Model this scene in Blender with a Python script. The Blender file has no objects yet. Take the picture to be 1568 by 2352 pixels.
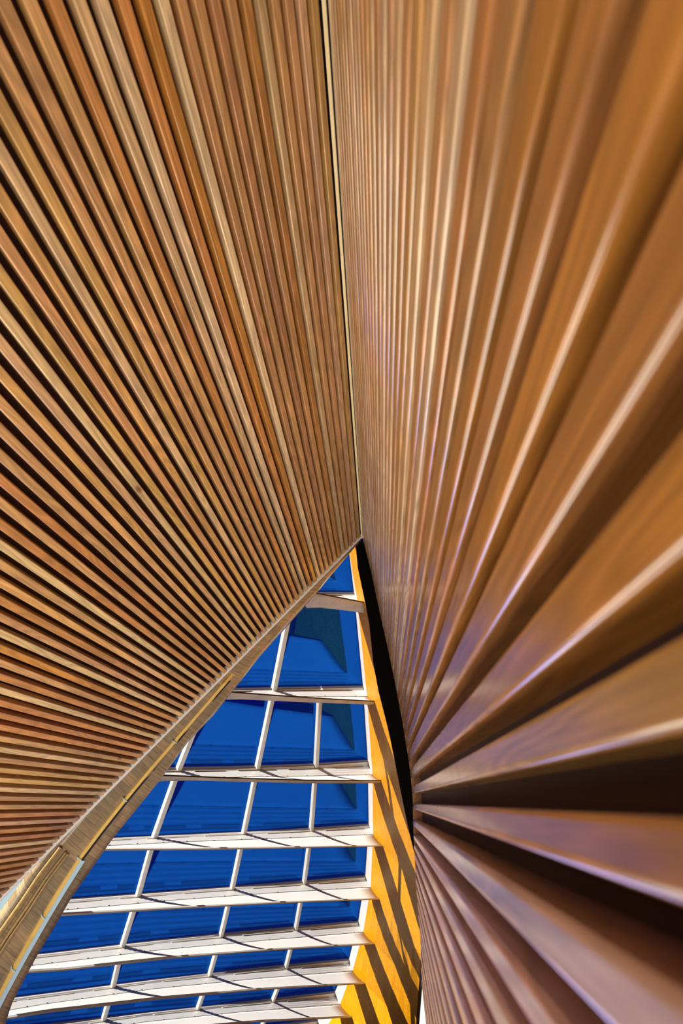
import bpy, math, random
from mathutils import Vector, Matrix
C = bpy.context.scene.collection
S = bpy.context.scene

# ------------------------------------------------------------------ camera
CAM_ROT = [[0.991008, 0.133801, 0.0], [0.070364, -0.521158, -0.850555], [-0.113805, 0.842907, -0.525887]]
cam_d = bpy.data.cameras.new('camera')
cam_d.sensor_fit = 'VERTICAL'
cam_d.sensor_height = 36.0
cam_d.lens = 1100.0/2352.0*36.0
cam_d.clip_start = 0.01
cam_d.clip_end = 500
cam_d.dof.use_dof = True
cam_d.dof.focus_distance = 9.5
cam_d.dof.aperture_fstop = 1.8
cam = bpy.data.objects.new('camera', cam_d)
cam.matrix_world = Matrix(CAM_ROT).to_4x4()
C.objects.link(cam)
S.camera = cam
S.view_settings.view_transform = 'Standard'
S.view_settings.look = 'None'
S.view_settings.exposure = 0.0
S.view_settings.gamma = 1.0
S.view_settings.use_curve_mapping = False

# ------------------------------------------------------------------ daylight
w = bpy.data.worlds.new('sky'); S.world = w; w.use_nodes = True
nt = w.node_tree; nt.nodes.clear()
wo = nt.nodes.new('ShaderNodeOutputWorld'); bg = nt.nodes.new('ShaderNodeBackground')
tc = nt.nodes.new('ShaderNodeTexCoord'); sp = nt.nodes.new('ShaderNodeSeparateXYZ'); rp = nt.nodes.new('ShaderNodeValToRGB')
mr = nt.nodes.new('ShaderNodeMapRange'); mr.inputs['From Min'].default_value = -1
nt.links.new(tc.outputs['Generated'], sp.inputs[0]); nt.links.new(sp.outputs['Z'], mr.inputs['Value'])
nt.links.new(mr.outputs[0], rp.inputs[0]); nt.links.new(rp.outputs[0], bg.inputs[0]); nt.links.new(bg.outputs[0], wo.inputs[0])
cr = rp.color_ramp
cr.elements[0].position = 0.20; cr.elements[0].color = (0.004, 0.008, 0.10, 1)
cr.elements[1].position = 0.47; cr.elements[1].color = (0.004, 0.010, 0.16, 1)
e = cr.elements.new(0.62); e.color = (0.003, 0.008, 0.16, 1)
e = cr.elements.new(0.95); e.color = (0.003, 0.006, 0.13, 1)
bg.inputs[1].default_value = 0.6

sd = bpy.data.lights.new('sun', 'SUN'); sd.energy = 15.0; sd.angle = math.radians(0.5); sd.color = (1.0, 0.95, 0.87)
so = bpy.data.objects.new('sun', sd); C.objects.link(so)
SUN_DIR = Vector((-0.56, -0.40, 0.72))
so.rotation_euler = SUN_DIR.to_track_quat('Z', 'Y').to_euler()

def area(name, loc, aim, sx, sy, power, col, spread=180):
    ad = bpy.data.lights.new(name, 'AREA'); ad.shape = 'RECTANGLE'; ad.size = sx; ad.size_y = sy; ad.spread = math.radians(spread)
    ad.energy = power; ad.color = col
    ao = bpy.data.objects.new(name, ad); C.objects.link(ao)
    ao.location = loc
    ao.rotation_euler = (Vector(loc)-Vector(aim)).to_track_quat('Z', 'Y').to_euler()
# added fill lamps for unseen daylight: near end, below, left and a bluer front
area('fill_end', (-0.9, -9.0, 1.1), (-0.9, 3.0, 1.0), 3.4, 2.4, 350, (1.0, 0.93, 0.78))
area('fill_below', (-1.2, 2.5, -5.0), (-1.2, 2.6, 1.5), 4, 6, 520, (1.0, 0.91, 0.74))
area('fill_left', (-6.2, 2.0, -2.3), (0.0, 3.0, 1.2), 6, 2.4, 300, (1.0, 0.91, 0.74))
area('fill_front', (-5.5, 9.0, -7.5), (0.2, 3.5, -0.6), 4, 4, 110, (0.30, 0.38, 1.0), 90)

# ------------------------------------------------------------------ materials
def mat(name, col, rough=0.5, metal=0.0, spec=0.5):
    m = bpy.data.materials.new(name); m.use_nodes = True
    b = m.node_tree.nodes['Principled BSDF']
    b.inputs['Base Color'].default_value = (*col, 1); b.inputs['Roughness'].default_value = rough
    b.inputs['Metallic'].default_value = metal; b.inputs['Specular IOR Level'].default_value = spec
    return m
def N(m, t): return m.node_tree.nodes.new(t)
def noise_tint(m, col, scale, lo=0.85, hi=1.1, vec_scale=(1, 1, 1), detail=4, bump=0.0):
    """procedural mottling: base colour times noise"""
    L = m.node_tree.links; b = m.node_tree.nodes['Principled BSDF']
    t = N(m, 'ShaderNodeTexCoord'); mp = N(m, 'ShaderNodeMapping'); mp.inputs['Scale'].default_value = vec_scale
    n = N(m, 'ShaderNodeTexNoise'); n.inputs['Scale'].default_value = scale; n.inputs['Detail'].default_value = detail
    r = N(m, 'ShaderNodeMapRange'); r.inputs['From Min'].default_value = .3; r.inputs['From Max'].default_value = .7
    r.inputs['To Min'].default_value = lo; r.inputs['To Max'].default_value = hi
    x = N(m, 'ShaderNodeVectorMath'); x.operation = 'SCALE'; x.inputs[0].default_value = col
    L.new(t.outputs['Object'], mp.inputs[0]); L.new(mp.outputs[0], n.inputs['Vector']); L.new(n.outputs[0], r.inputs[0])
    L.new(r.outputs[0], x.inputs['Scale']); L.new(x.outputs[0], b.inputs['Base Color'])
    if bump:
        bp = N(m, 'ShaderNodeBump'); bp.inputs['Strength'].default_value = bump; bp.inputs['Distance'].default_value = .01
        L.new(n.outputs[0], bp.inputs['Height']); L.new(bp.outputs[0], b.inputs['Normal'])
    return m

def cedar_material():
    """oiled cedar: colour of each board times long grain, ring figure and a few knots"""
    m = mat('cedar', (.5, .2, .06), 0.42, 0, 0.5)
    pb = m.node_tree.nodes['Principled BSDF']; pb.inputs['Coat Weight'].default_value = 1.0; pb.inputs['Coat Roughness'].default_value = .16
    L = m.node_tree.links; b = m.node_tree.nodes['Principled BSDF']
    oi = N(m, 'ShaderNodeObjectInfo'); t = N(m, 'ShaderNodeTexCoord')
    off = N(m, 'ShaderNodeVectorMath'); off.operation = 'MULTIPLY_ADD'
    cmb = N(m, 'ShaderNodeCombineXYZ')
    for k in range(3): L.new(oi.outputs['Random'], cmb.inputs[k])
    sc = N(m, 'ShaderNodeVectorMath'); sc.operation = 'SCALE'; sc.inputs['Scale'].default_value = 37.0
    L.new(cmb.outputs[0], sc.inputs[0])
    ad = N(m, 'ShaderNodeVectorMath'); ad.operation = 'ADD'
    L.new(t.outputs['Object'], ad.inputs[0]); L.new(sc.outputs[0], ad.inputs[1])
    # long fibres
    m1 = N(m, 'ShaderNodeMapping'); m1.inputs['Scale'].default_value = (1, .03, 1)
    n1 = N(m, 'ShaderNodeTexNoise'); n1.inputs['Scale'].default_value = 150; n1.inputs['Detail'].default_value = 3
    L.new(ad.outputs[0], m1.inputs[0]); L.new(m1.outputs[0], n1.inputs['Vector'])
    # cathedral figure: distorted bands
    m2 = N(m, 'ShaderNodeMapping'); m2.inputs['Scale'].default_value = (1, .10, 1)
    n2 = N(m, 'ShaderNodeTexNoise'); n2.inputs['Scale'].default_value = 9; n2.inputs['Detail'].default_value = 1.5
    L.new(ad.outputs[0], m2.inputs[0]); L.new(m2.outputs[0], n2.inputs['Vector'])
    mu = N(m, 'ShaderNodeMath'); mu.operation = 'MULTIPLY'; mu.inputs[1].default_value = 9
    fr = N(m, 'ShaderNodeMath'); fr.operation = 'PINGPONG'; fr.inputs[1].default_value = .5
    L.new(n2.outputs[0], mu.inputs[0]); L.new(mu.outputs[0], fr.inputs[0])
    # slow tone change along the board
    m3 = N(m, 'ShaderNodeMapping'); m3.inputs['Scale'].default_value = (1, .25, 1)
    n3 = N(m, 'ShaderNodeTexNoise'); n3.inputs['Scale'].default_value = 3; n3.inputs['Detail'].default_value = 2
    L.new(ad.outputs[0], m3.inputs[0]); L.new(m3.outputs[0], n3.inputs['Vector'])
    def rng(src, a, c, lo, hi):
        r = N(m, 'ShaderNodeMapRange'); r.inputs['From Min'].default_value = a; r.inputs['From Max'].default_value = c
        r.inputs['To Min'].default_value = lo; r.inputs['To Max'].default_value = hi; L.new(src, r.inputs[0]); return r.outputs[0]
    a1 = rng(n1.outputs[0], .3, .7, .80, 1.12); a2 = rng(fr.outputs[0], 0, .5, .74, 1.07); a3 = rng(n3.outputs[0], .3, .7, .82, 1.15)
    p1 = N(m, 'ShaderNodeMath'); p1.operation = 'MULTIPLY'; L.new(a1, p1.inputs[0]); L.new(a2, p1.inputs[1])
    p2 = N(m, 'ShaderNodeMath'); p2.operation = 'MULTIPLY'; L.new(p1.outputs[0], p2.inputs[0]); L.new(a3, p2.inputs[1])
    vm = N(m, 'ShaderNodeVectorMath'); vm.operation = 'SCALE'; L.new(oi.outputs['Color'], vm.inputs[0]); L.new(p2.outputs[0], vm.inputs['Scale'])
    # knots
    v = N(m, 'ShaderNodeTexVoronoi'); v.inputs['Scale'].default_value = 1.6
    m4 = N(m, 'ShaderNodeMapping'); m4.inputs['Scale'].default_value = (1, .45, 1)
    L.new(ad.outputs[0], m4.inputs[0]); L.new(m4.outputs[0], v.inputs['Vector'])
    kn = rng(v.outputs['Distance'], .015, .05, 1, 0)
    mx = N(m, 'ShaderNodeMix'); mx.data_type = 'RGBA'; L.new(kn, mx.inputs['Factor'])
    L.new(vm.outputs[0], mx.inputs['A']); mx.inputs['B'].default_value = (.13, .025, .006, 1)
    L.new(mx.outputs['Result'], b.inputs['Base Color'])
    bp = N(m, 'ShaderNodeBump'); bp.inputs['Strength'].default_value = .12; bp.inputs['Distance'].default_value = .002
    L.new(n1.outputs[0], bp.inputs['Height']); L.new(bp.outputs[0], b.inputs['Normal'])
    return m
M_CEDAR = cedar_material()
M_CEDAR_V = M_CEDAR.copy(); M_CEDAR_V.name = 'varnished_cedar'
M_CEDAR_V.node_tree.nodes['Principled BSDF'].inputs['Coat IOR'].default_value = 1.95
M_CEDAR_V.node_tree.nodes['Principled BSDF'].inputs['Coat Roughness'].default_value = .2
M_BACK = noise_tint(mat('dark_backing', (.03, .008, .003), .9), (.035, .010, .004), 8)
M_WHITE = noise_tint(mat('white_powder_coat', (.8, .78, .74), .45), (.46, .435, .40), 3, .97, 1.02)
M_TRIMW = noise_tint(mat('white_trim', (.8, .78, .76), .5), (.80, .78, .76), 3, .95, 1.02)
M_FABRIC = noise_tint(mat('white_canvas', (.82, .8, .76), .85, 0, .1), (.44, .42, .395), 6, .96, 1.03, detail=6, bump=.05)
M_UNDER = noise_tint(mat('canvas_underside', (.6, .5, .4), .85, 0, .1), (.50, .42, .35), 2.5, .75, 1.1, (1, 1, 1), bump=.25)
M_HEM = mat('dark_hem', (.015, .010, .008), .6)
M_RAIL = noise_tint(mat('ribbed_aluminium', (.68, .67, .63), .4), (.42, .40, .37), 3, .97, 1.03)
M_SLOT = mat('slot_shadow', (.30, .26, .20), .6)
M_DARK = mat('dark_fastener', (.05, .04, .04), .5)
M_BLACK = noise_tint(mat('black_end', (.002, .001, .001), .8, 0, .05), (.002, .0012, .001), 6)
M_BRASS = noise_tint(mat('yellow_brass', (.75, .5, .12), .45, .0, .6), (.85, .56, .14), 5, .9, 1.1)
M_STEEL = mat('sky_tinted_steel', (.50, .72, .85), .35, .0, .6)  # sky reflection put into the steel's base colour
M_SOFFGLASS = mat('grey_clad', (.22, .32, .36), .4)
M_BEAD = noise_tint(mat('pale_yellow_bead', (.8, .6, .25), .5), (.82, .62, .26), 5, .9, 1.1)
def mirror_glass():
    """coated roof glass: lets the sun and deep sky through, reflects with a blue coating"""
    m = bpy.data.materials.new('blue_coated_glass'); m.use_nodes = True; nt_ = m.node_tree; L = nt_.links
    nt_.nodes.clear(); out = N(m, 'ShaderNodeOutputMaterial'); ad_ = N(m, 'ShaderNodeAddShader')
    g = N(m, 'ShaderNodeBsdfGlossy'); g.inputs['Color'].default_value = (.0015, .034, .150, 1); g.inputs['Roughness'].default_value = .02
    tr = N(m, 'ShaderNodeBsdfTransparent'); tr.inputs['Color'].default_value = (.92, .93, .94, 1)
    t = N(m, 'ShaderNodeTexCoord'); n = N(m, 'ShaderNodeTexNoise'); n.inputs['Scale'].default_value = .7; n.inputs['Detail'].default_value = 1
    bp = N(m, 'ShaderNodeBump'); bp.inputs['Strength'].default_value = .05; bp.inputs['Distance'].default_value = .02
    L.new(t.outputs['Object'], n.inputs['Vector']); L.new(n.outputs[0], bp.inputs['Height']); L.new(bp.outputs[0], g.inputs['Normal'])
    L.new(g.outputs[0], ad_.inputs[0]); L.new(tr.outputs[0], ad_.inputs[1]); L.new(ad_.outputs[0], out.inputs[0])
    return m
M_GLASS = mirror_glass()
def veneer_material():
    m = mat('amber_veneer', (.6, .25, .005), .5, 0, .15)
    return noise_tint(m, (.58, .235, .0015), 45, .55, 1.15, (2, .6, .03), 4)
M_VENEER = veneer_material()
def plank_material():
    """small blocks laid across the curved shell, glossy varnish"""
    m = mat('varnished_blocks', (.3, .2, .1), .22, 0, .6)
    L = m.node_tree.links; b = m.node_tree.nodes['Principled BSDF']
    uv = N(m, 'ShaderNodeUVMap'); uv.uv_map = 'UVMap'
    br = N(m, 'ShaderNodeTexBrick'); br.inputs['Color1'].default_value = (.40, .27, .14, 1); br.inputs['Color2'].default_value = (.25, .19, .11, 1)
    br.inputs['Mortar'].default_value = (.22, .15, .075, 1); br.inputs['Scale'].default_value = 1; br.inputs['Mortar Size'].default_value = .003
    br.inputs['Brick Width'].default_value = .55; br.inputs['Row Height'].default_value = .16; br.inputs['Bias'].default_value = 0
    n = N(m, 'ShaderNodeTexNoise'); n.inputs['Scale'].default_value = 3; n.inputs['Detail'].default_value = 5
    mp = N(m, 'ShaderNodeMapping'); mp.inputs['Scale'].default_value = (1, 14, 1)
    L.new(uv.outputs[0], br.inputs['Vector']); L.new(uv.outputs[0], mp.inputs[0]); L.new(mp.outputs[0], n.inputs['Vector'])
    r = N(m, 'ShaderNodeMapRange'); r.inputs['From Min'].default_value = .3; r.inputs['From Max'].default_value = .7; r.inputs['To Min'].default_value = .75; r.inputs['To Max'].default_value = 1.3
    L.new(n.outputs[0], r.inputs[0])
    v = N(m, 'ShaderNodeVectorMath'); v.operation = 'SCALE'; L.new(br.outputs['Color'], v.inputs[0]); L.new(r.outputs[0], v.inputs['Scale'])
    L.new(v.outputs[0], b.inputs['Base Color'])
    return m
M_SHELL = plank_material()
M_MOULD = noise_tint(mat('ochre_moulding', (.35, .22, .07), .4), (.34, .21, .07), 20, .8, 1.15, (1, 1, 1))
M_GROUND = noise_tint(mat('dark_paving', (.05, .05, .055), .9), (.03, .03, .035), 1.5)

# ------------------------------------------------------------------ mesh helpers
def obj(name, verts, faces, m, parent=None, smooth=False, label=None, uv=None):
    me = bpy.data.meshes.new(name); me.from_pydata([tuple(v) for v in verts], [], faces); me.update()
    if uv is not None:
        l = me.uv_layers.new(name='UVMap')
        for p in me.polygons:
            for li in p.loop_indices: l.data[li].uv = uv[me.loops[li].vertex_index]
    me.materials.append(m)
    if smooth:
        for p in me.polygons: p.use_smooth = True
    o = bpy.data.objects.new(name, me); C.objects.link(o)
    if parent: o.parent = parent
    if label: o['label'] = label
    return o
def tag(o, label=None, cat=None, group=None, kind=None):
    if label: o['label'] = label
    if cat: o['category'] = cat
    if group: o['group'] = group
    if kind: o['kind'] = kind
    return o
def empty(name, loc):
    o = bpy.data.objects.new(name, None); C.objects.link(o); o.location = loc; return o
def adopt(o, parent):
    """parent keeping world place (mesh data are written in world metres)"""
    o.parent = parent; o.matrix_parent_inverse = Matrix.Translation(-Vector(parent.location))
    return o
def V(p): return Vector(p)
def sheet(name, rows, m, thick, direction, parent=None, smooth=False, uv=None):
    """grid of points rows[i][j] -> slab of given thickness along direction"""
    R_, K = len(rows), len(rows[0]); d = V(direction).normalized()*thick
    front = [V(p) for r in rows for p in r]; back = [p+d for p in front]
    vs = front+back; n = R_*K; f = []
    for i in range(R_-1):
        for j in range(K-1):
            a, b, c, e_ = i*K+j, i*K+j+1, (i+1)*K+j+1, (i+1)*K+j
            f.append((a, b, c, e_)); f.append((n+e_, n+c, n+b, n+a))
    for j in range(K-1):
        f.append((j+1, j, n+j, n+j+1)); a = (R_-1)*K+j; f.append((a, a+1, n+a+1, n+a))
    for i in range(R_-1):
        a = i*K; f.append((a, a+K, n+a+K, n+a)); a = i*K+K-1; f.append((a+K, a, n+a, n+a+K))
    uvs = None if uv is None else uv+uv
    o = obj(name, vs, f, m, None, smooth, uv=uvs)
    if parent: adopt(o, parent)
    return o
def bar(name, pts, nrm, wid, thk, m, parent=None, lift=0.0, chamfer=0.0):
    """rectangular bar following pts; nrm = direction its face looks, wid across, thk along nrm"""
    pts = [V(p) for p in pts]; vs, f = [], []; nrm = V(nrm).normalized()
    for i, p in enumerate(pts):
        t = (pts[min(i+1, len(pts)-1)]-pts[max(i-1, 0)]).normalized(); s = t.cross(nrm).normalized(); n_ = s.cross(t).normalized()
        if n_.dot(nrm) < 0: n_ = -n_
        h = wid/2; c = chamfer
        prof = [(-h, 0), (h, 0), (h, thk-c), (h-c, thk), (-h+c, thk), (-h, thk-c)] if c else [(-h, 0), (h, 0), (h, thk), (-h, thk)]
        for a, b in prof: vs.append(p+s*a+n_*(b+lift))
    k = len(prof)
    for i in range(len(pts)-1):
        for j in range(k): f.append((i*k+j, i*k+(j+1) % k, (i+1)*k+(j+1) % k, (i+1)*k+j))
    f.append(tuple(range(k-1, -1, -1))); f.append(tuple(range((len(pts)-1)*k, len(pts)*k)))
    o = obj(name, vs, f, m)
    if parent: adopt(o, parent)
    return o
def lerp(a, b, t): return V(a)+(V(b)-V(a))*t
def interp(x, tab):
    if x <= tab[0][0]: return tab[0][1]
    for (a, u), (b, v_) in zip(tab, tab[1:]):
        if x <= b: return u+(v_-u)*(x-a)/(b-a)
    return tab[-1][1]
def along(pts, t):
    t *= len(pts)-1; i = min(int(t), len(pts)-2); return lerp(pts[i], pts[i+1], t-i)
ORD = ['first', 'second', 'third', 'fourth', 'fifth', 'sixth', 'seventh', 'eighth', 'ninth', 'tenth', 'eleventh', 'twelfth', 'thirteenth',
       'fourteenth', 'fifteenth', 'sixteenth', 'seventeenth', 'eighteenth', 'nineteenth']
TENS = ['', '', 'twenty', 'thirty', 'forty', 'fifty', 'sixty', 'seventy']
TENTH = ['', '', 'twentieth', 'thirtieth', 'fortieth', 'fiftieth', 'sixtieth', 'seventieth']
def ordinal(n):
    if n < 20: return ORD[n-1]
    return TENTH[n//10] if n % 10 == 0 else TENS[n//10]+'-'+ORD[n % 10-1]

# ------------------------------------------------------------------ points projected from image pixels onto assumed planes and depths, metres
GRID = {0: [(-3.527, 7.508, 3.208), (-2.212, 8.425, 3.527), (-0.77, 7.652, 4.814), (-0.371, 7.903, 4.925), (0.053, 8.027, 5.119)],
 1: [(-3.492, 7.408, 3.282), (-2.326, 8.237, 3.557), (-1.219, 9.001, 3.83), (-0.621, 9.485, 3.94), (0.034, 10.015, 4.061)],
 2: [(-4.155, 8.676, 2.21), (-3.08, 9.698, 2.327), (-1.996, 10.759, 2.43), (-1.077, 11.672, 2.511), (-0.054, 12.673, 2.608)],
 3: [(-5.367, 9.312, 1.135), (-4.031, 10.855, 1.138), (-2.758, 12.414, 1.094), (-1.545, 13.816, 1.096), (-0.208, 15.305, 1.128)],
 4: [(-6.321, 10.072, 0.152), (-4.894, 11.991, 0.013), (-3.472, 13.991, -0.173), (-2.047, 15.9, -0.307), (-0.472, 17.988, -0.445)],
 5: [(-7.061, 10.932, -0.752), (-5.625, 13.139, -1.038), (-4.132, 15.431, -1.333), (-2.602, 17.783, -1.638), (-0.864, 20.393, -1.951)],
 6: [(-7.783, 11.789, -1.644), (-6.323, 14.16, -2.001), (-4.775, 16.745, -2.417), (-3.199, 19.512, -2.912), (-1.393, 22.612, -3.442)],
 7: [(-8.296, 12.556, -2.361), (-6.891, 15.141, -2.864), (-5.399, 17.867, -3.389), (-3.816, 20.964, -4.054), (-2.003, 24.473, -4.795)],
 8: [(-8.721, 13.125, -2.92), (-7.402, 15.923, -3.588), (-6.006, 18.822, -4.262), (-4.519, 22.098, -5.08), (-2.783, 25.729, -5.932)],
 9: [(-9.142, 13.673, -3.465), (-7.876, 16.609, -4.238), (-6.54, 19.726, -5.064), (-5.134, 22.996, -5.927), (-3.637, 26.471, -6.844)],
 10: [(-9.519, 14.2, -3.973), (-8.316, 17.212, -4.824), (-7.054, 20.488, -5.779), (-5.777, 23.631, -6.655), (-4.425, 26.995, -7.6)]}
TRANSOM = {1: [(-1.204, 8.927, 3.737), (-1.046, 9.056, 3.766), (-0.883, 9.189, 3.795), (-0.456, 9.54, 3.871), (0.053, 9.96, 3.96)],
 2: [(-2.974, 9.697, 2.252), (-2.77, 9.897, 2.271), (-2.187, 10.475, 2.322), (-1.186, 11.479, 2.404), (-0.035, 12.634, 2.499)],
 3: [(-4.408, 10.309, 1.054), (-4.172, 10.584, 1.053), (-3.182, 11.792, 1.021), (-1.769, 13.491, 0.99), (-0.192, 15.327, 0.985)],
 4: [(-5.649, 10.793, 0.042), (-5.444, 11.068, 0.022), (-4.225, 12.757, -0.123), (-2.549, 15.088, -0.328), (-0.445, 17.957, -0.555)],
 5: [(-6.629, 11.418, -0.885), (-6.348, 11.851, -0.942), (-5.048, 13.849, -1.201), (-3.247, 16.651, -1.576), (-0.836, 20.394, -2.076)],
 6: [(-7.779, 11.553, -1.659), (-7.147, 12.621, -1.835), (-5.719, 14.99, -2.21), (-3.856, 18.233, -2.781), (-1.362, 22.616, -3.567)],
 7: [(-8.298, 12.331, -2.385), (-7.631, 13.552, -2.62), (-6.278, 16.043, -3.106), (-4.441, 19.601, -3.858), (-1.973, 24.513, -4.938)],
 8: [(-8.761, 12.83, -2.93), (-8.012, 14.43, -3.316), (-6.796, 16.934, -3.891), (-5.102, 20.626, -4.801), (-2.755, 25.801, -6.094)],
 9: [(-9.167, 13.35, -3.452), (-8.446, 15.028, -3.895), (-7.335, 17.551, -4.545), (-5.713, 21.383, -5.573), (-3.608, 26.546, -7.007)]}
SEAM = {1: [(-1.164, 8.589, 3.502), (-1.013, 8.714, 3.529), (-0.857, 8.842, 3.557), (-0.45, 9.187, 3.624), (0.081, 9.641, 3.709)],
 2: [(-2.862, 9.342, 2.07), (-2.667, 9.534, 2.088), (-2.112, 10.1, 2.129), (-1.156, 11.08, 2.196), (0.018, 12.298, 2.271)],
 3: [(-4.247, 9.96, 0.899), (-4.021, 10.224, 0.898), (-3.074, 11.395, 0.86), (-1.725, 13.07, 0.801), (-0.119, 15.058, 0.734)],
 4: [(-5.42, 10.379, -0.037), (-5.223, 10.641, -0.055), (-4.06, 12.27, -0.203), (-2.464, 14.548, -0.428), (-0.361, 17.538, -0.719)],
 5: [(-6.375, 11.017, -0.956), (-6.107, 11.436, -1.013), (-4.86, 13.352, -1.261), (-3.141, 16.081, -1.648), (-0.706, 20.038, -2.246)],
 6: [(-7.48, 11.151, -1.701), (-6.875, 12.178, -1.873), (-5.512, 14.474, -2.25), (-3.738, 17.654, -2.841), (-1.225, 22.209, -3.706)],
 7: [(-8.004, 11.949, -2.441), (-7.341, 13.076, -2.63), (-6.046, 15.475, -3.102), (-4.303, 18.981, -3.885), (-1.864, 24.041, -5.06)],
 8: [(-8.475, 12.482, -3.009), (-7.731, 13.973, -3.34), (-6.544, 16.334, -3.858), (-4.935, 19.946, -4.778), (-2.58, 25.493, -6.261)],
 9: [(-8.859, 12.969, -3.5), (-8.137, 14.524, -3.878), (-7.05, 16.894, -4.462), (-5.509, 20.623, -5.485), (-3.404, 26.268, -7.173)]}
FREE = {1: [(-0.877, 7.646, 3.262), (-0.757, 7.769, 3.271), (-0.626, 7.901, 3.281), (-0.243, 8.304, 3.303), (0.198, 8.772, 3.326)],
 2: [(-2.475, 8.311, 1.937), (-2.275, 8.536, 1.941), (-1.617, 9.298, 1.941), (-0.805, 10.221, 1.95), (0.166, 11.313, 1.968)],
 3: [(-3.801, 8.812, 0.864), (-3.615, 9.047, 0.854), (-2.756, 10.215, 0.763), (-1.564, 11.811, 0.65), (0.084, 13.949, 0.53)],
 4: [(-4.906, 9.343, -0.09), (-4.723, 9.577, -0.102), (-3.691, 11.174, -0.312), (-2.268, 13.33, -0.579), (-0.105, 16.589, -0.975)],
 5: [(-5.78, 9.882, -0.907), (-5.638, 10.13, -0.952), (-4.42, 12.17, -1.282), (-2.811, 14.9, -1.737), (-0.442, 18.986, -2.443)],
 6: [(-6.702, 10.118, -1.594), (-6.071, 11.362, -1.864), (-4.853, 13.525, -2.26), (-3.191, 16.684, -2.908), (-0.838, 21.267, -3.885)],
 7: [(-7.24, 10.849, -2.308), (-6.62, 11.98, -2.524), (-5.414, 14.401, -3.064), (-3.807, 17.831, -3.888), (-1.41, 23.205, -5.255)],
 8: [(-7.703, 11.406, -2.883), (-6.972, 12.797, -3.169), (-5.926, 15.087, -3.737), (-4.321, 18.92, -4.776), (-2.098, 24.619, -6.419)],
 9: [(-8.029, 11.803, -3.291), (-7.343, 13.303, -3.662), (-6.358, 15.781, -4.366), (-4.861, 19.628, -5.478), (-2.855, 25.418, -7.302)]}
JAMB = {0: (0.028, 7.683, 4.707), 1: (0.081, 9.641, 3.709), 2: (0.018, 12.298, 2.271), 3: (-0.119, 15.058, 0.734), 4: (-0.361, 17.538, -0.719), 5: (-0.706, 20.038, -2.246), 6: (-1.225, 22.209, -3.706), 7: (-1.864, 24.041, -5.06), 8: (-2.58, 25.493, -6.261), 9: (-3.404, 26.268, -7.173), 10: (-4.235, 26.708, -7.911)}
TIP = {0: (0.107, 6.99, 4.208), 1: (0.198, 8.772, 3.326), 2: (0.166, 11.313, 1.968), 3: (0.084, 13.949, 0.53), 4: (-0.105, 16.589, -0.975), 5: (-0.442, 18.986, -2.443), 6: (-0.838, 21.267, -3.885), 7: (-1.41, 23.205, -5.255), 8: (-2.098, 24.619, -6.419), 9: (-2.855, 25.418, -7.302), 10: (-3.651, 25.944, -8.065)}
EDGE = [(0.0415, 0.536), (0.0482, 0.4478), (0.0522, 0.3589), (0.0566, 0.2818), (0.0599, 0.2106), (0.0615, 0.1369), (0.0611, 0.0547), (0.0575, 0.0067), (0.0496, -0.0381), (0.0447, -0.0748), (0.0396, -0.1155), (0.0355, -0.1542), (0.0327, -0.1858), (0.0282, -0.211), (0.0246, -0.2353), (0.0231, -0.259), (0.0223, -0.2784), (0.0209, -0.3214)]
BLACK = [(0.0401, 0.5338), (0.0168, 0.5141), (0.0231, 0.4247), (0.027, 0.333), (0.0221, 0.2233), (0.0288, 0.1649), (0.0348, 0.1041), (0.0393, -0.0025), (0.0429, -0.0531), (0.0454, -0.0748)]
CEIL = (0.0389, 0.5399),(-0.6659, -0.0638)
VENEER = [((0.027, 7.697, 4.717), (0.071, 7.302, 4.433)), ((0.079, 9.658, 3.717), (0.392, 7.339, 2.694)), ((0.015, 12.318, 2.277), (0.763, 7.321, 0.741)), ((-0.124, 15.08, 0.738), (0.909, 9.459, -0.295)), ((-0.366, 17.557, -0.713), (0.932, 12.745, -2.011)), ((-0.711, 20.06, -2.242), (0.467, 15.354, -3.122)), ((-1.233, 22.228, -3.702), (0.346, 18.395, -4.432)), ((-1.873, 24.057, -5.056), (0.087, 20.445, -5.898)), ((-2.589, 25.51, -6.258), (-0.222, 21.209, -7.035)), ((-3.415, 26.285, -7.17), (-0.632, 21.974, -7.825)), ((-4.246, 26.723, -7.908), (-1.288, 22.851, -8.687))]
SHELL_R = [(0.326, 7.5, 4.071), (-0.154, 7.563, 3.605), (-0.595, 7.626, 3.182), (-0.923, 7.689, 2.9), (-1.236, 7.753, 2.632), (-1.654, 7.816, 2.27), (-2.058, 7.879, 1.86), (-2.426, 7.942, 1.497), (-2.831, 8.005, 1.171), (-3.246, 8.068, 0.712), (-3.595, 8.132, 0.374), (-3.927, 8.195, 0.058), (-4.237, 8.258, -0.296), (-4.52, 8.321, -0.624), (-4.721, 8.384, -0.911), (-4.936, 8.447, -1.193), (-5.096, 8.511, -1.425), (-5.246, 8.574, -1.657), (-5.332, 8.637, -1.878), (-5.415, 8.7, -2.123)]
SHELL_L = [(0.203, 7.2, 3.874), (-0.292, 7.232, 3.452), (-0.764, 7.263, 3.066), (-1.103, 7.295, 2.827), (-1.4, 7.326, 2.59), (-1.827, 7.358, 2.241), (-2.205, 7.389, 1.934), (-2.603, 7.421, 1.643), (-2.987, 7.453, 1.361), (-3.411, 7.484, 0.982), (-3.764, 7.516, 0.696), (-4.101, 7.547, 0.393), (-4.421, 7.579, 0.077), (-4.666, 7.611, -0.19), (-4.851, 7.642, -0.432), (-5.059, 7.674, -0.685), (-5.243, 7.705, -0.914), (-5.433, 7.737, -1.188), (-5.575, 7.768, -1.418), (-5.715, 7.8, -1.714)]
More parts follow.
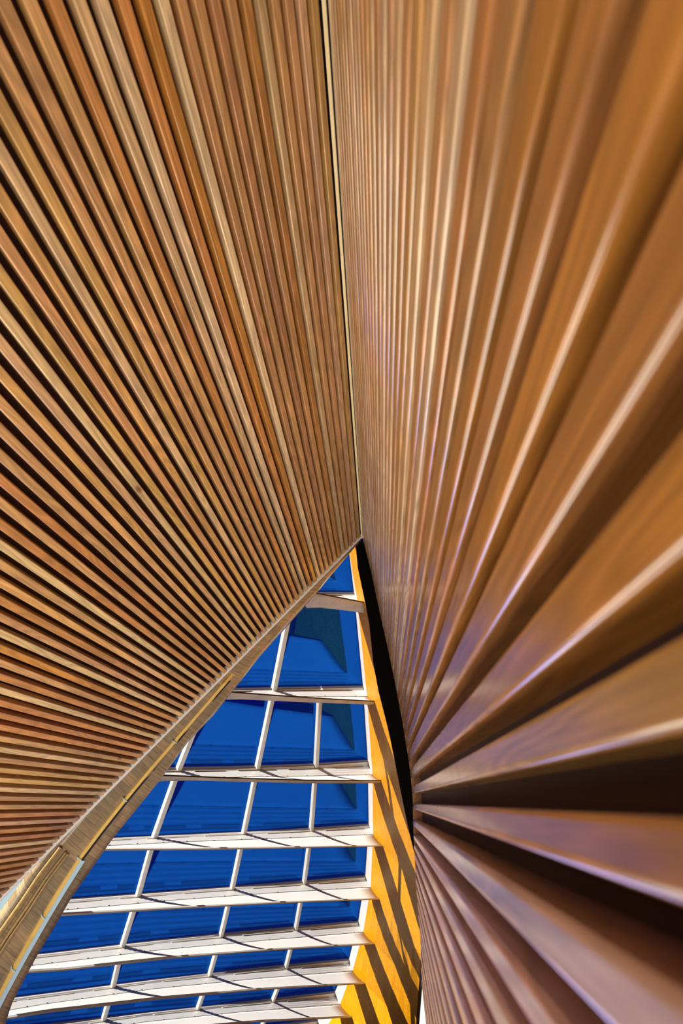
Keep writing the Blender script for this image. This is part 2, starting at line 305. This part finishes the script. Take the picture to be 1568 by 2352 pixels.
RAIL = [(0.257, 7.342, 3.977), (-0.239, 7.364, 3.507), (-0.694, 7.419, 3.119), (-1.024, 7.475, 2.859), (-1.341, 7.494, 2.6), (-1.736, 7.671, 2.423), (-2.166, 7.538, 1.909), (-2.652, 7.686, 1.505), (-2.986, 7.757, 1.206), (-3.307, 7.771, 0.893), (-3.68, 7.834, 0.536), (-4.007, 7.91, 0.215), (-4.302, 7.966, -0.099), (-4.557, 8.048, -0.422), (-4.759, 8.102, -0.705), (-4.969, 8.181, -0.996), (-5.132, 8.246, -1.225), (-5.296, 8.32, -1.459), (-5.414, 8.36, -1.657), (-5.549, 8.374, -1.916)]

# ------------------------------------------------------------------ the passage: sloping slatted ceiling (left) and slatted wall (right)
Y0, Y1 = -2.5, 7.0
CE0 = Vector((CEIL[0][0]*7, 0, CEIL[0][1]*7)); CE1 = Vector((CEIL[1][0]*7, 0, CEIL[1][1]*7))
CT = (CE1-CE0).normalized()                      # down the slope, to the left
CN = Vector((-CT.z, 0, CT.x)); CN = CN if CN.z > 0 else -CN   # up and away from the passage
ZA = CE0-CT*.02; ZB = CE0+CT*6.95
def slab(name, a, b, y0, y1, lo, hi, m):
    vs = []
    for y in (y0, y1):
        for p, h in ((a, lo), (b, lo), (b, hi), (a, hi)): vs.append(V((p.x, y, p.z))+CN*h)
    return obj(name, vs, [(0, 1, 2, 3), (7, 6, 5, 4), (0, 4, 5, 1), (1, 5, 6, 2), (2, 6, 7, 3), (3, 7, 4, 0)], m)
tag(slab('ceiling', CE0-CT*.3, ZB, Y0, Y1-.055, .070, .30, M_BACK), kind='structure')
tag(slab('trim_1', CE0-CT*.02, ZB, Y1-.05, Y1-.005, -.010, .30, M_TRIMW), kind='structure')

M_ENDW = noise_tint(mat('end_wood', (.3, .12, .05), .6), (.30, .13, .06), 30, .8, 1.1)
TONES = {'tan': (.62, .30, .125), 'orange-brown': (.58, .235, .070), 'pale straw': (.80, .52, .32), 'honey': (.66, .34, .115),
         'reddish brown': (.53, .225, .105), 'pinkish tan': (.66, .35, .19), 'deep amber': (.58, .235, .045), 'light biscuit': (.72, .44, .23)}
def slat_mesh(path, tdir, ndir, w_, d_, r=.0075):
    """path: two 3D points; cross-section spans w_ along tdir and d_ along ndir, room-side corners rounded"""
    t, n_ = V(tdir).normalized(), V(ndir).normalized(); h = w_/2; prof = [(h, d_), (-h, d_)]
    for cx, cy, a0 in ((-h+r, r, 180), (h-r, r, 270)):
        for k in range(5):
            a = math.radians(a0+k*22.5); prof.append((cx+r*math.cos(a), cy+r*math.sin(a)))
    vs = [V(p)+t*a+n_*b for p in path for a, b in prof]; k = len(prof)
    f = [(j, (j+1) % k, k+(j+1) % k, k+j) for j in range(k)]+[tuple(range(k-1, -1, -1)), tuple(range(k, 2*k))]
    return vs, f
rnd = random.Random(11)
ceil = empty('slatted_ceiling', (CE0.x, 0, CE0.z))
tag(ceil, 'sloping ceiling of narrow cedar slats fanning out over the upper left', 'slatted ceiling')
wallr = empty('slatted_wall', (.3, 0, 0))
tag(wallr, 'close blurred wall of horizontal cedar slats filling the right side', 'slatted wall')
FIX = {1: 'honey', 2: 'pinkish tan', 5: 'light biscuit', 8: 'reddish brown', 9: 'tan', 11: 'pale straw', 12: 'deep amber', 13: 'orange-brown', 14: 'pale straw', 15: 'light biscuit', 16: 'orange-brown', 17: 'tan',
       18: 'tan', 19: 'tan', 20: 'honey', 21: 'light biscuit', 22: 'honey', 24: 'honey', 34: 'light biscuit'}
names = list(TONES)
s = .052; k = 0
while s < 6.9:
    k += 1; pitch = .0935 if k < 12 else .0978
    tone = FIX.get(k) or rnd.choice(['tan', 'tan', 'orange-brown', 'orange-brown', 'honey', 'deep amber', 'pinkish tan', 'light biscuit', 'tan'])
    c = CE0+CT*s
    vs, f = slat_mesh([(c.x, Y0, c.z), (c.x, Y1-.052, c.z)], CT, CN, .056, .062)
    o = obj('slat', vs, f, M_CEDAR, smooth=False)
    for p in o.data.polygons: p.use_smooth = len(p.vertices) == 4 and p.area < .04
    col = TONES[tone]; j = rnd.uniform(.9, 1.1); o.color = (col[0]*j*1.06, col[1]*j*rnd.uniform(.95, 1.05)*1.14, col[2]*j*.95, 1)
    adopt(o, ceil)
    if tone in ('pale straw', 'light biscuit', 'reddish brown'): o['label'] = f'{tone} slat, {ordinal(k)} from the ridge'
    s += pitch

# right wall: slats diverge slightly from the passage axis, the wall bulges and curls under
EZ = sorted((z, x) for x, z in EDGE)
ZT = [(-.084, -.032), (-.177, -.122), (-.255, -.207), (-.34, -.29), (-.425, -.372)]
z = -.425
while z > -1.5: ZT.append((z-.085, z-.034)); z -= .085
ZT = ZT[::-1]+[(.020, .096), (.155, .244), (.320, .416), (.485, .570), (.645, .730), (.800, .885), (.955, 1.04), (1.11, 1.195), (1.27, 1.35), (1.40, 1.48)]
ZT += [(c-w_/2, c+w_/2) for c, w_ in zip([1.60, 1.735, 1.865, 1.99, 2.11, 2.225, 2.34, 2.455, 2.57, 2.68, 2.79, 2.90, 3.005, 3.11, 3.215, 3.315, 3.415, 3.515, 3.61, 3.70],
                                         [.08]*3+[.07]*5+[.065]*12)]
ZMAP = [(-1.5, -1.95), (-1, -1.33), (-.372, -.52), (-.29, -.43), (-.207, -.33), (-.122, -.164), (-.032, 0), (.03, .077), (.096, .18), (.16, .25), (.244, .35), (.416, .53), (.57, .68), (1, 1.08), (1.5, 1.55), (3.7, 3.7)]
DEL = [(-.6, .0285), (-.25, .0260), (-.1, .0215), (.35, .0191), (.85, .0184), (1.34, .0168), (1.8, .0153), (2.25, .013), (2.66, .0115), (3.05, .010), (3.9, .0070), (6, .0040), (12, -.001)]
def wall_pt(z):
    z1 = interp(z, ZMAP); x1 = interp(z1/7, EZ)*7; x0 = x1-.13
    for _ in range(30):
        T = z/max(.15, x0) if z > -.35 else -.6
        d = interp(T, DEL); x0 = x1-7*d
    return x0, x1, d, z1
prev = []
back = []
RT = ['tan', 'orange-brown', 'honey', 'deep amber', 'reddish brown', 'pinkish tan']
for i, (zb, zt) in enumerate(ZT):
    z = (zb+zt)/2
    x0, x1, d, z1 = wall_pt(z); xa, xb, _, za = wall_pt(z-.05); xc, xd, _, zc = wall_pt(z+.05)
    tn = (V((xc-xa, 0, .1)).normalized()+V((xd-xb, 0, zc-za)).normalized()).normalized(); nn = V((tn.z, 0, -tn.x))
    g = (z1-z)/7; w_ = (zt-zb)/max(.6, tn.z); dep = .115
    vs, f = slat_mesh([(x0+d*Y0, Y0, z+g*Y0), (x1, Y1, z1)], tn, nn, w_, dep, r=min(.012, w_*.2))
    rt = RT[(i*5+i*i) % len(RT)]
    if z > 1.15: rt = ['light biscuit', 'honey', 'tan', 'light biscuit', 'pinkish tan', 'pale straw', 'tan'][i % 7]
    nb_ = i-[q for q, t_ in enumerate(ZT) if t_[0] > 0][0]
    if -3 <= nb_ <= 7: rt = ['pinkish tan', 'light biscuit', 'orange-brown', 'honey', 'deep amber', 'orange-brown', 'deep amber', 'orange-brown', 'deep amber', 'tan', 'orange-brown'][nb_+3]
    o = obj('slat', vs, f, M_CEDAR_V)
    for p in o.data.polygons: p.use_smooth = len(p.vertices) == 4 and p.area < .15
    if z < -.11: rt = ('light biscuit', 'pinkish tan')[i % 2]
    cc = TONES[rt]; f_ = 1.0 if z > 1.15 else .82; o.color = (cc[0]*.95*f_, cc[1]*(.91 if z < 1.15 else .95)*f_, cc[2]*(.80 if z > 1.15 else (1.15 if z < -.11 else .5)), 1)  # lowest slats take extra blue: sky sheen put into their colour
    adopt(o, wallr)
    if rt == 'light biscuit': o['label'] = f'pale slat, {ordinal(len(ZT)-i)} from the ridge'
    back.append([V((x0+d*Y0, Y0, z+g*Y0))+nn*(dep+.004), V((x1, Y1-.01, z1))+nn*(dep+.004)])
sheetb = sheet('wall_right', back, M_BACK, .12, (1, 0, 0)); tag(sheetb, kind='structure')
# end strip closing the slat ends of the right wall
es = [(V((wall_pt(z_)[1]+.004, Y1+.004, wall_pt(z_)[3])), V((wall_pt(z_)[1]+.16, Y1+.004, wall_pt(z_)[3]))) for z_ in [-1.5+5.2*q/60 for q in range(61)]]
o = sheet('end_strip', [list(p) for p in es], M_ENDW, .012, (0, 1, 0)); adopt(o, wallr); o['label'] = 'brown strip across the slat ends'
# ridge bead between ceiling and wall
o = bar('trim_2', [(CE0.x+.015, Y0, CE0.z+.01), (CE0.x+.015, Y1-.01, CE0.z+.01)], (-.3, 0, -1), .024, .03, M_BEAD); tag(o, kind='structure')
# near-black sheet at the end of the right wall
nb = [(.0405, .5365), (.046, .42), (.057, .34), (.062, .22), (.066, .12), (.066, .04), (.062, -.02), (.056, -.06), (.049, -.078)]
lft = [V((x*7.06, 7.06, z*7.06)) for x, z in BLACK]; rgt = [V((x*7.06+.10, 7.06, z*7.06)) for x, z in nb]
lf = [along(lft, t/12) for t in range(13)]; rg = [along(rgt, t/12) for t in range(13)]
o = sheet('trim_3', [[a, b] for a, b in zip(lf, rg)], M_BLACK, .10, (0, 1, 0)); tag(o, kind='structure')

# ------------------------------------------------------------------ glazed facade beyond the passage
GN = Vector((0.47517992, -0.40991937, -0.7785693)).normalized()    # outward normal of the leaning glass
ROWN = ['top', 'second', 'third', 'fourth', 'fifth', 'sixth', 'seventh', 'eighth', 'ninth', 'tenth']
def first_col(i): return {1: 2, 2: 1}.get(i, 0)
for i in range(1, 11):
    root = empty(f'window_{i}', GRID[i][4]); root['kind'] = 'structure'
    lo, hi = GRID[i], GRID[i-1]; cols = [j for j in range(first_col(i), 5)]
    if i in (1, 2): cols = [c for c in cols if c != 3]
    if i == 1: cols = [2, 4]
    top = {j: V(hi[j]) for j in range(5)}
    for a, b in zip(cols, cols[1:]):
        sheet('pane', [[top[a], top[b]], [lo[a], lo[b]]], M_GLASS, .008, -GN, root)
    for j in cols[1:-1]:
        bar('mullion', [V(lo[j]), top[j]], GN, .095, .13, M_WHITE, root, 0, .02)
    # right jamb: white reveal from glass edge out to the veneer wall
    hiJ, loJ = V(JAMB[i-1]), V(JAMB[i])
    sheet('jamb', [[V(hi[4])+(0, 0, 0) if False else V(hi[4]), hiJ], [V(lo[4]), loJ]], M_WHITE, .04, (1, .1, 0), root)
    bar('jamb_gasket', [V(lo[4]), top[4]], GN, .02, .015, M_DARK, root, .004)
    if i < 10:
        tr = TRANSOM[i]
        sl = [V(lo[4])]
        # sill line resampled to the transom stations
        Lp = [V(p) for p in lo]
        def near(p):
            best = None
            for a, b in zip(Lp, Lp[1:]):
                ab = b-a; t = max(0, min(1, (V(p)-a).dot(ab)/ab.dot(ab))); q = a+ab*t
                if best is None or (V(p)-q).length < best[0]: best = ((V(p)-q).length, q)
            return best[1]
        sil = [near(p) for p in tr]; sil[-1] = Lp[-1]
        sheet('transom', [[p+GN*.05 for p in sil], [V(p) for p in tr]], M_WHITE, .05, -GN, root)
        bar('gasket', [p+GN*.0 for p in sil], GN, .03, .055, M_DARK, root)

for i in range(1, 10):
    root = empty('sunshade', SEAM[i][4])
    tag(root, f'white canvas sunshade ledge under the {ROWN[i-1]} row of blue panes', 'sunshade', 'white sunshades of the glazed facade')
    tr, se, fe = [[V(p) for p in X[i]] for X in (TRANSOM, SEAM, FREE)]
    tr[-1] = tr[-1]
    NS = 25
    ts = [q/(NS-1) for q in range(NS)]
    A = [along(tr, t) for t in ts]; B = [along(se, t) for t in ts]; D = [along(fe, t) for t in ts]
    # ribbed metal part between transom and canvas
    rows = []
    for q in range(9):
        f_ = q/8; rows.append([a.lerp(b, f_)+V((0, 0, .012 if q % 2 else 0)) for a, b in zip(A, B)])
    rail = sheet('ribbed_rail', rows, M_RAIL, .04, (0, 0, -1), root)
    # canvas with slight sag
    rows = []
    for q in range(9):
        f_ = q/8; rows.append([b.lerp(d, f_)-V((0, 0, 1))*(.02*math.sin(math.pi*f_)) for b, d in zip(B, D)])
    sheet('canvas', rows, M_FABRIC, .012, (0, 0, -1), root, smooth=True)
    # folded underside hanging back from the free edge
    belly = {1: (.75, .50), 2: (.55, .16), 3: (.40, .18)}.get(i, (.06, .05))
    rows = []
    for q in range(7):
        f_ = q/6
        rows.append([d+V((0, 1, 0))*(f_*(belly[0]*(1-t)+belly[1]*t))-V((0, 0, 1))*((.03*math.sin(math.pi*f_)+.015+.02*f_)*(1 if i < 4 else 0)-(.02*f_ if i >= 4 else 0)) for d, t in zip(D, ts)])
    sheet('underside', rows, M_UNDER if i < 4 else M_FABRIC, .01, (0, 0, 1), root, smooth=True)
    bar('hem_rod', D, (0, 0, 1), .022, .02, M_HEM if i < 4 else M_WHITE, root, -.008)
    # hook at the wall end
    tip = D[-1]; dr = (D[-1]-D[-2]).normalized()
    bar('hook', [tip, tip+dr*.10+V((0, 0, .03)), tip+dr*.16+V((0, 0, -.02))], (0, -1, 0), .02, .02, M_DARK, root)
    # fasteners along the seam, slots by the transom
    nf = {1: 3, 2: 7}.get(i, 14)
    for q in range(nf):
        t = (q+.6)/nf; p = along(se, t); u = (along(se, min(1, t+.01))-along(se, t-.01)).normalized()
        bar('fastener', [p-u*.013+V((0, 0, .01)), p+u*.013+V((0, 0, .01))], (0, 0, 1), .02, .01, M_DARK, rail)
    bar('seam', [b+V((0, 0, .004)) for b in B], (0, 0, 1), .012, .006, M_SLOT, root)
    ns = {1: 1, 2: 2}.get(i, 6)
    for q in range(ns):
        t0, t1 = (q+.12)/ns, (q+.86)/ns
        P_ = [along(tr, t0+(t1-t0)*z_/4).lerp(along(se, t0+(t1-t0)*z_/4), .06)+V((0, 0, .016)) for z_ in range(5)]
        bar('vent_slot', P_, (0, -.3, 1), .06, .008, M_SLOT, rail)

# amber veneer wall on the far right, ruled between the facade jamb and the passage
rows = [[lerp(a, b, t/8) for t in range(9)] for a, b in VENEER]
o = sheet('wall_far_right', rows, M_VENEER, .10, (1, .12, 0)); tag(o, kind='structure')

# ------------------------------------------------------------------ curved block-timber shell under the ceiling edge
SR, SL, RL = [[V(p) for p in X] for X in (SHELL_R, SHELL_L, RAIL)]
root = empty('timber_shell', SR[10])
tag(root, 'curved glossy brown block-timber shell sweeping below the sloping ceiling edge', 'timber shell')
SN = (SR[12]-SL[12]).cross(SR[14]-SR[10]).normalized(); SN = SN if SN.y < 0 else -SN
rows, uv, acc = [], [], 0
for i, (l, r) in enumerate(zip(SL, SR)):
    if i: acc += (SR[i]-SR[i-1]).length
    wd = (r-l).length
    rows.append([l.lerp(r, t/8)+SN*(.05*math.sin(math.pi*t/8)) for t in range(9)]); uv += [(wd*t/8, acc) for t in range(9)]
sheet('block_panel', rows, M_SHELL, .12, -SN, root, smooth=True, uv=uv)
n0 = 5
brass = bar('brass_rail', [p+SN*.05 for p in RL[n0:]], SN, .050, .035, M_BRASS, root)
off = [(r-l).normalized() for l, r in zip(SL, SR)]
gap = [RL[i]+off[i]*.055+SN*.05 for i in range(n0, 13)]
bar('shadow_gap', gap, SN, .055, .012, M_HEM, root)
stl = [RL[i]+off[i]*.065+SN*.05 for i in range(12, len(RL))]
bar('steel_strip', stl, SN, .075, .03, M_STEEL, root)
for i in (8, 10, 12, 14, 16):
    p = RL[i]+SN*.06
    b_ = bar('bracket', [p-off[i]*.06, p+off[i]*.03], SN, .012, .04, M_STEEL, brass)
for kk, ff in (('moulding', .10), ('moulding', .24), ('moulding', .30)):
    bar(kk, [l.lerp(r, ff)+SN*.04 for l, r in list(zip(SL, SR))[12:]], SN, .06 if ff < .2 else .035, .03, M_MOULD, root, 0, .01)

# panes left of the shell
o = sheet('window_11', [[(-6.3, 9.9, .4), (-5.2, 9.4, .6)], [(-7.2, 9.9, -1.0), (-5.9, 9.4, -1.2)]], mat('blue_side_glass', (.01, .10, .42), .15), .03, (0, 1, 0)); tag(o, kind='structure')
o = sheet('cladding_panel', [[(-6.6, 9.2, -.42), (-5.75, 9.2, -.36)], [(-7.6, 9.2, -1.4), (-6.4, 9.2, -1.5)]], M_SOFFGLASS, .04, (0, 1, 0))
tag(o, 'small grey cladding panel left of the curved timber shell', 'panel')

# pale panel added as bright sky in the lower right gap
o = sheet('sky_panel', [[(.2, 31, -3), (5, 31, -3)], [(-.2, 31, -12), (5, 31, -12)]], noise_tint(mat('pale_sky', (.6, .66, .6), .9), (.62, .68, .60), 2, .9, 1.05), .3, (0, 1, 0)); tag(o, kind='structure')
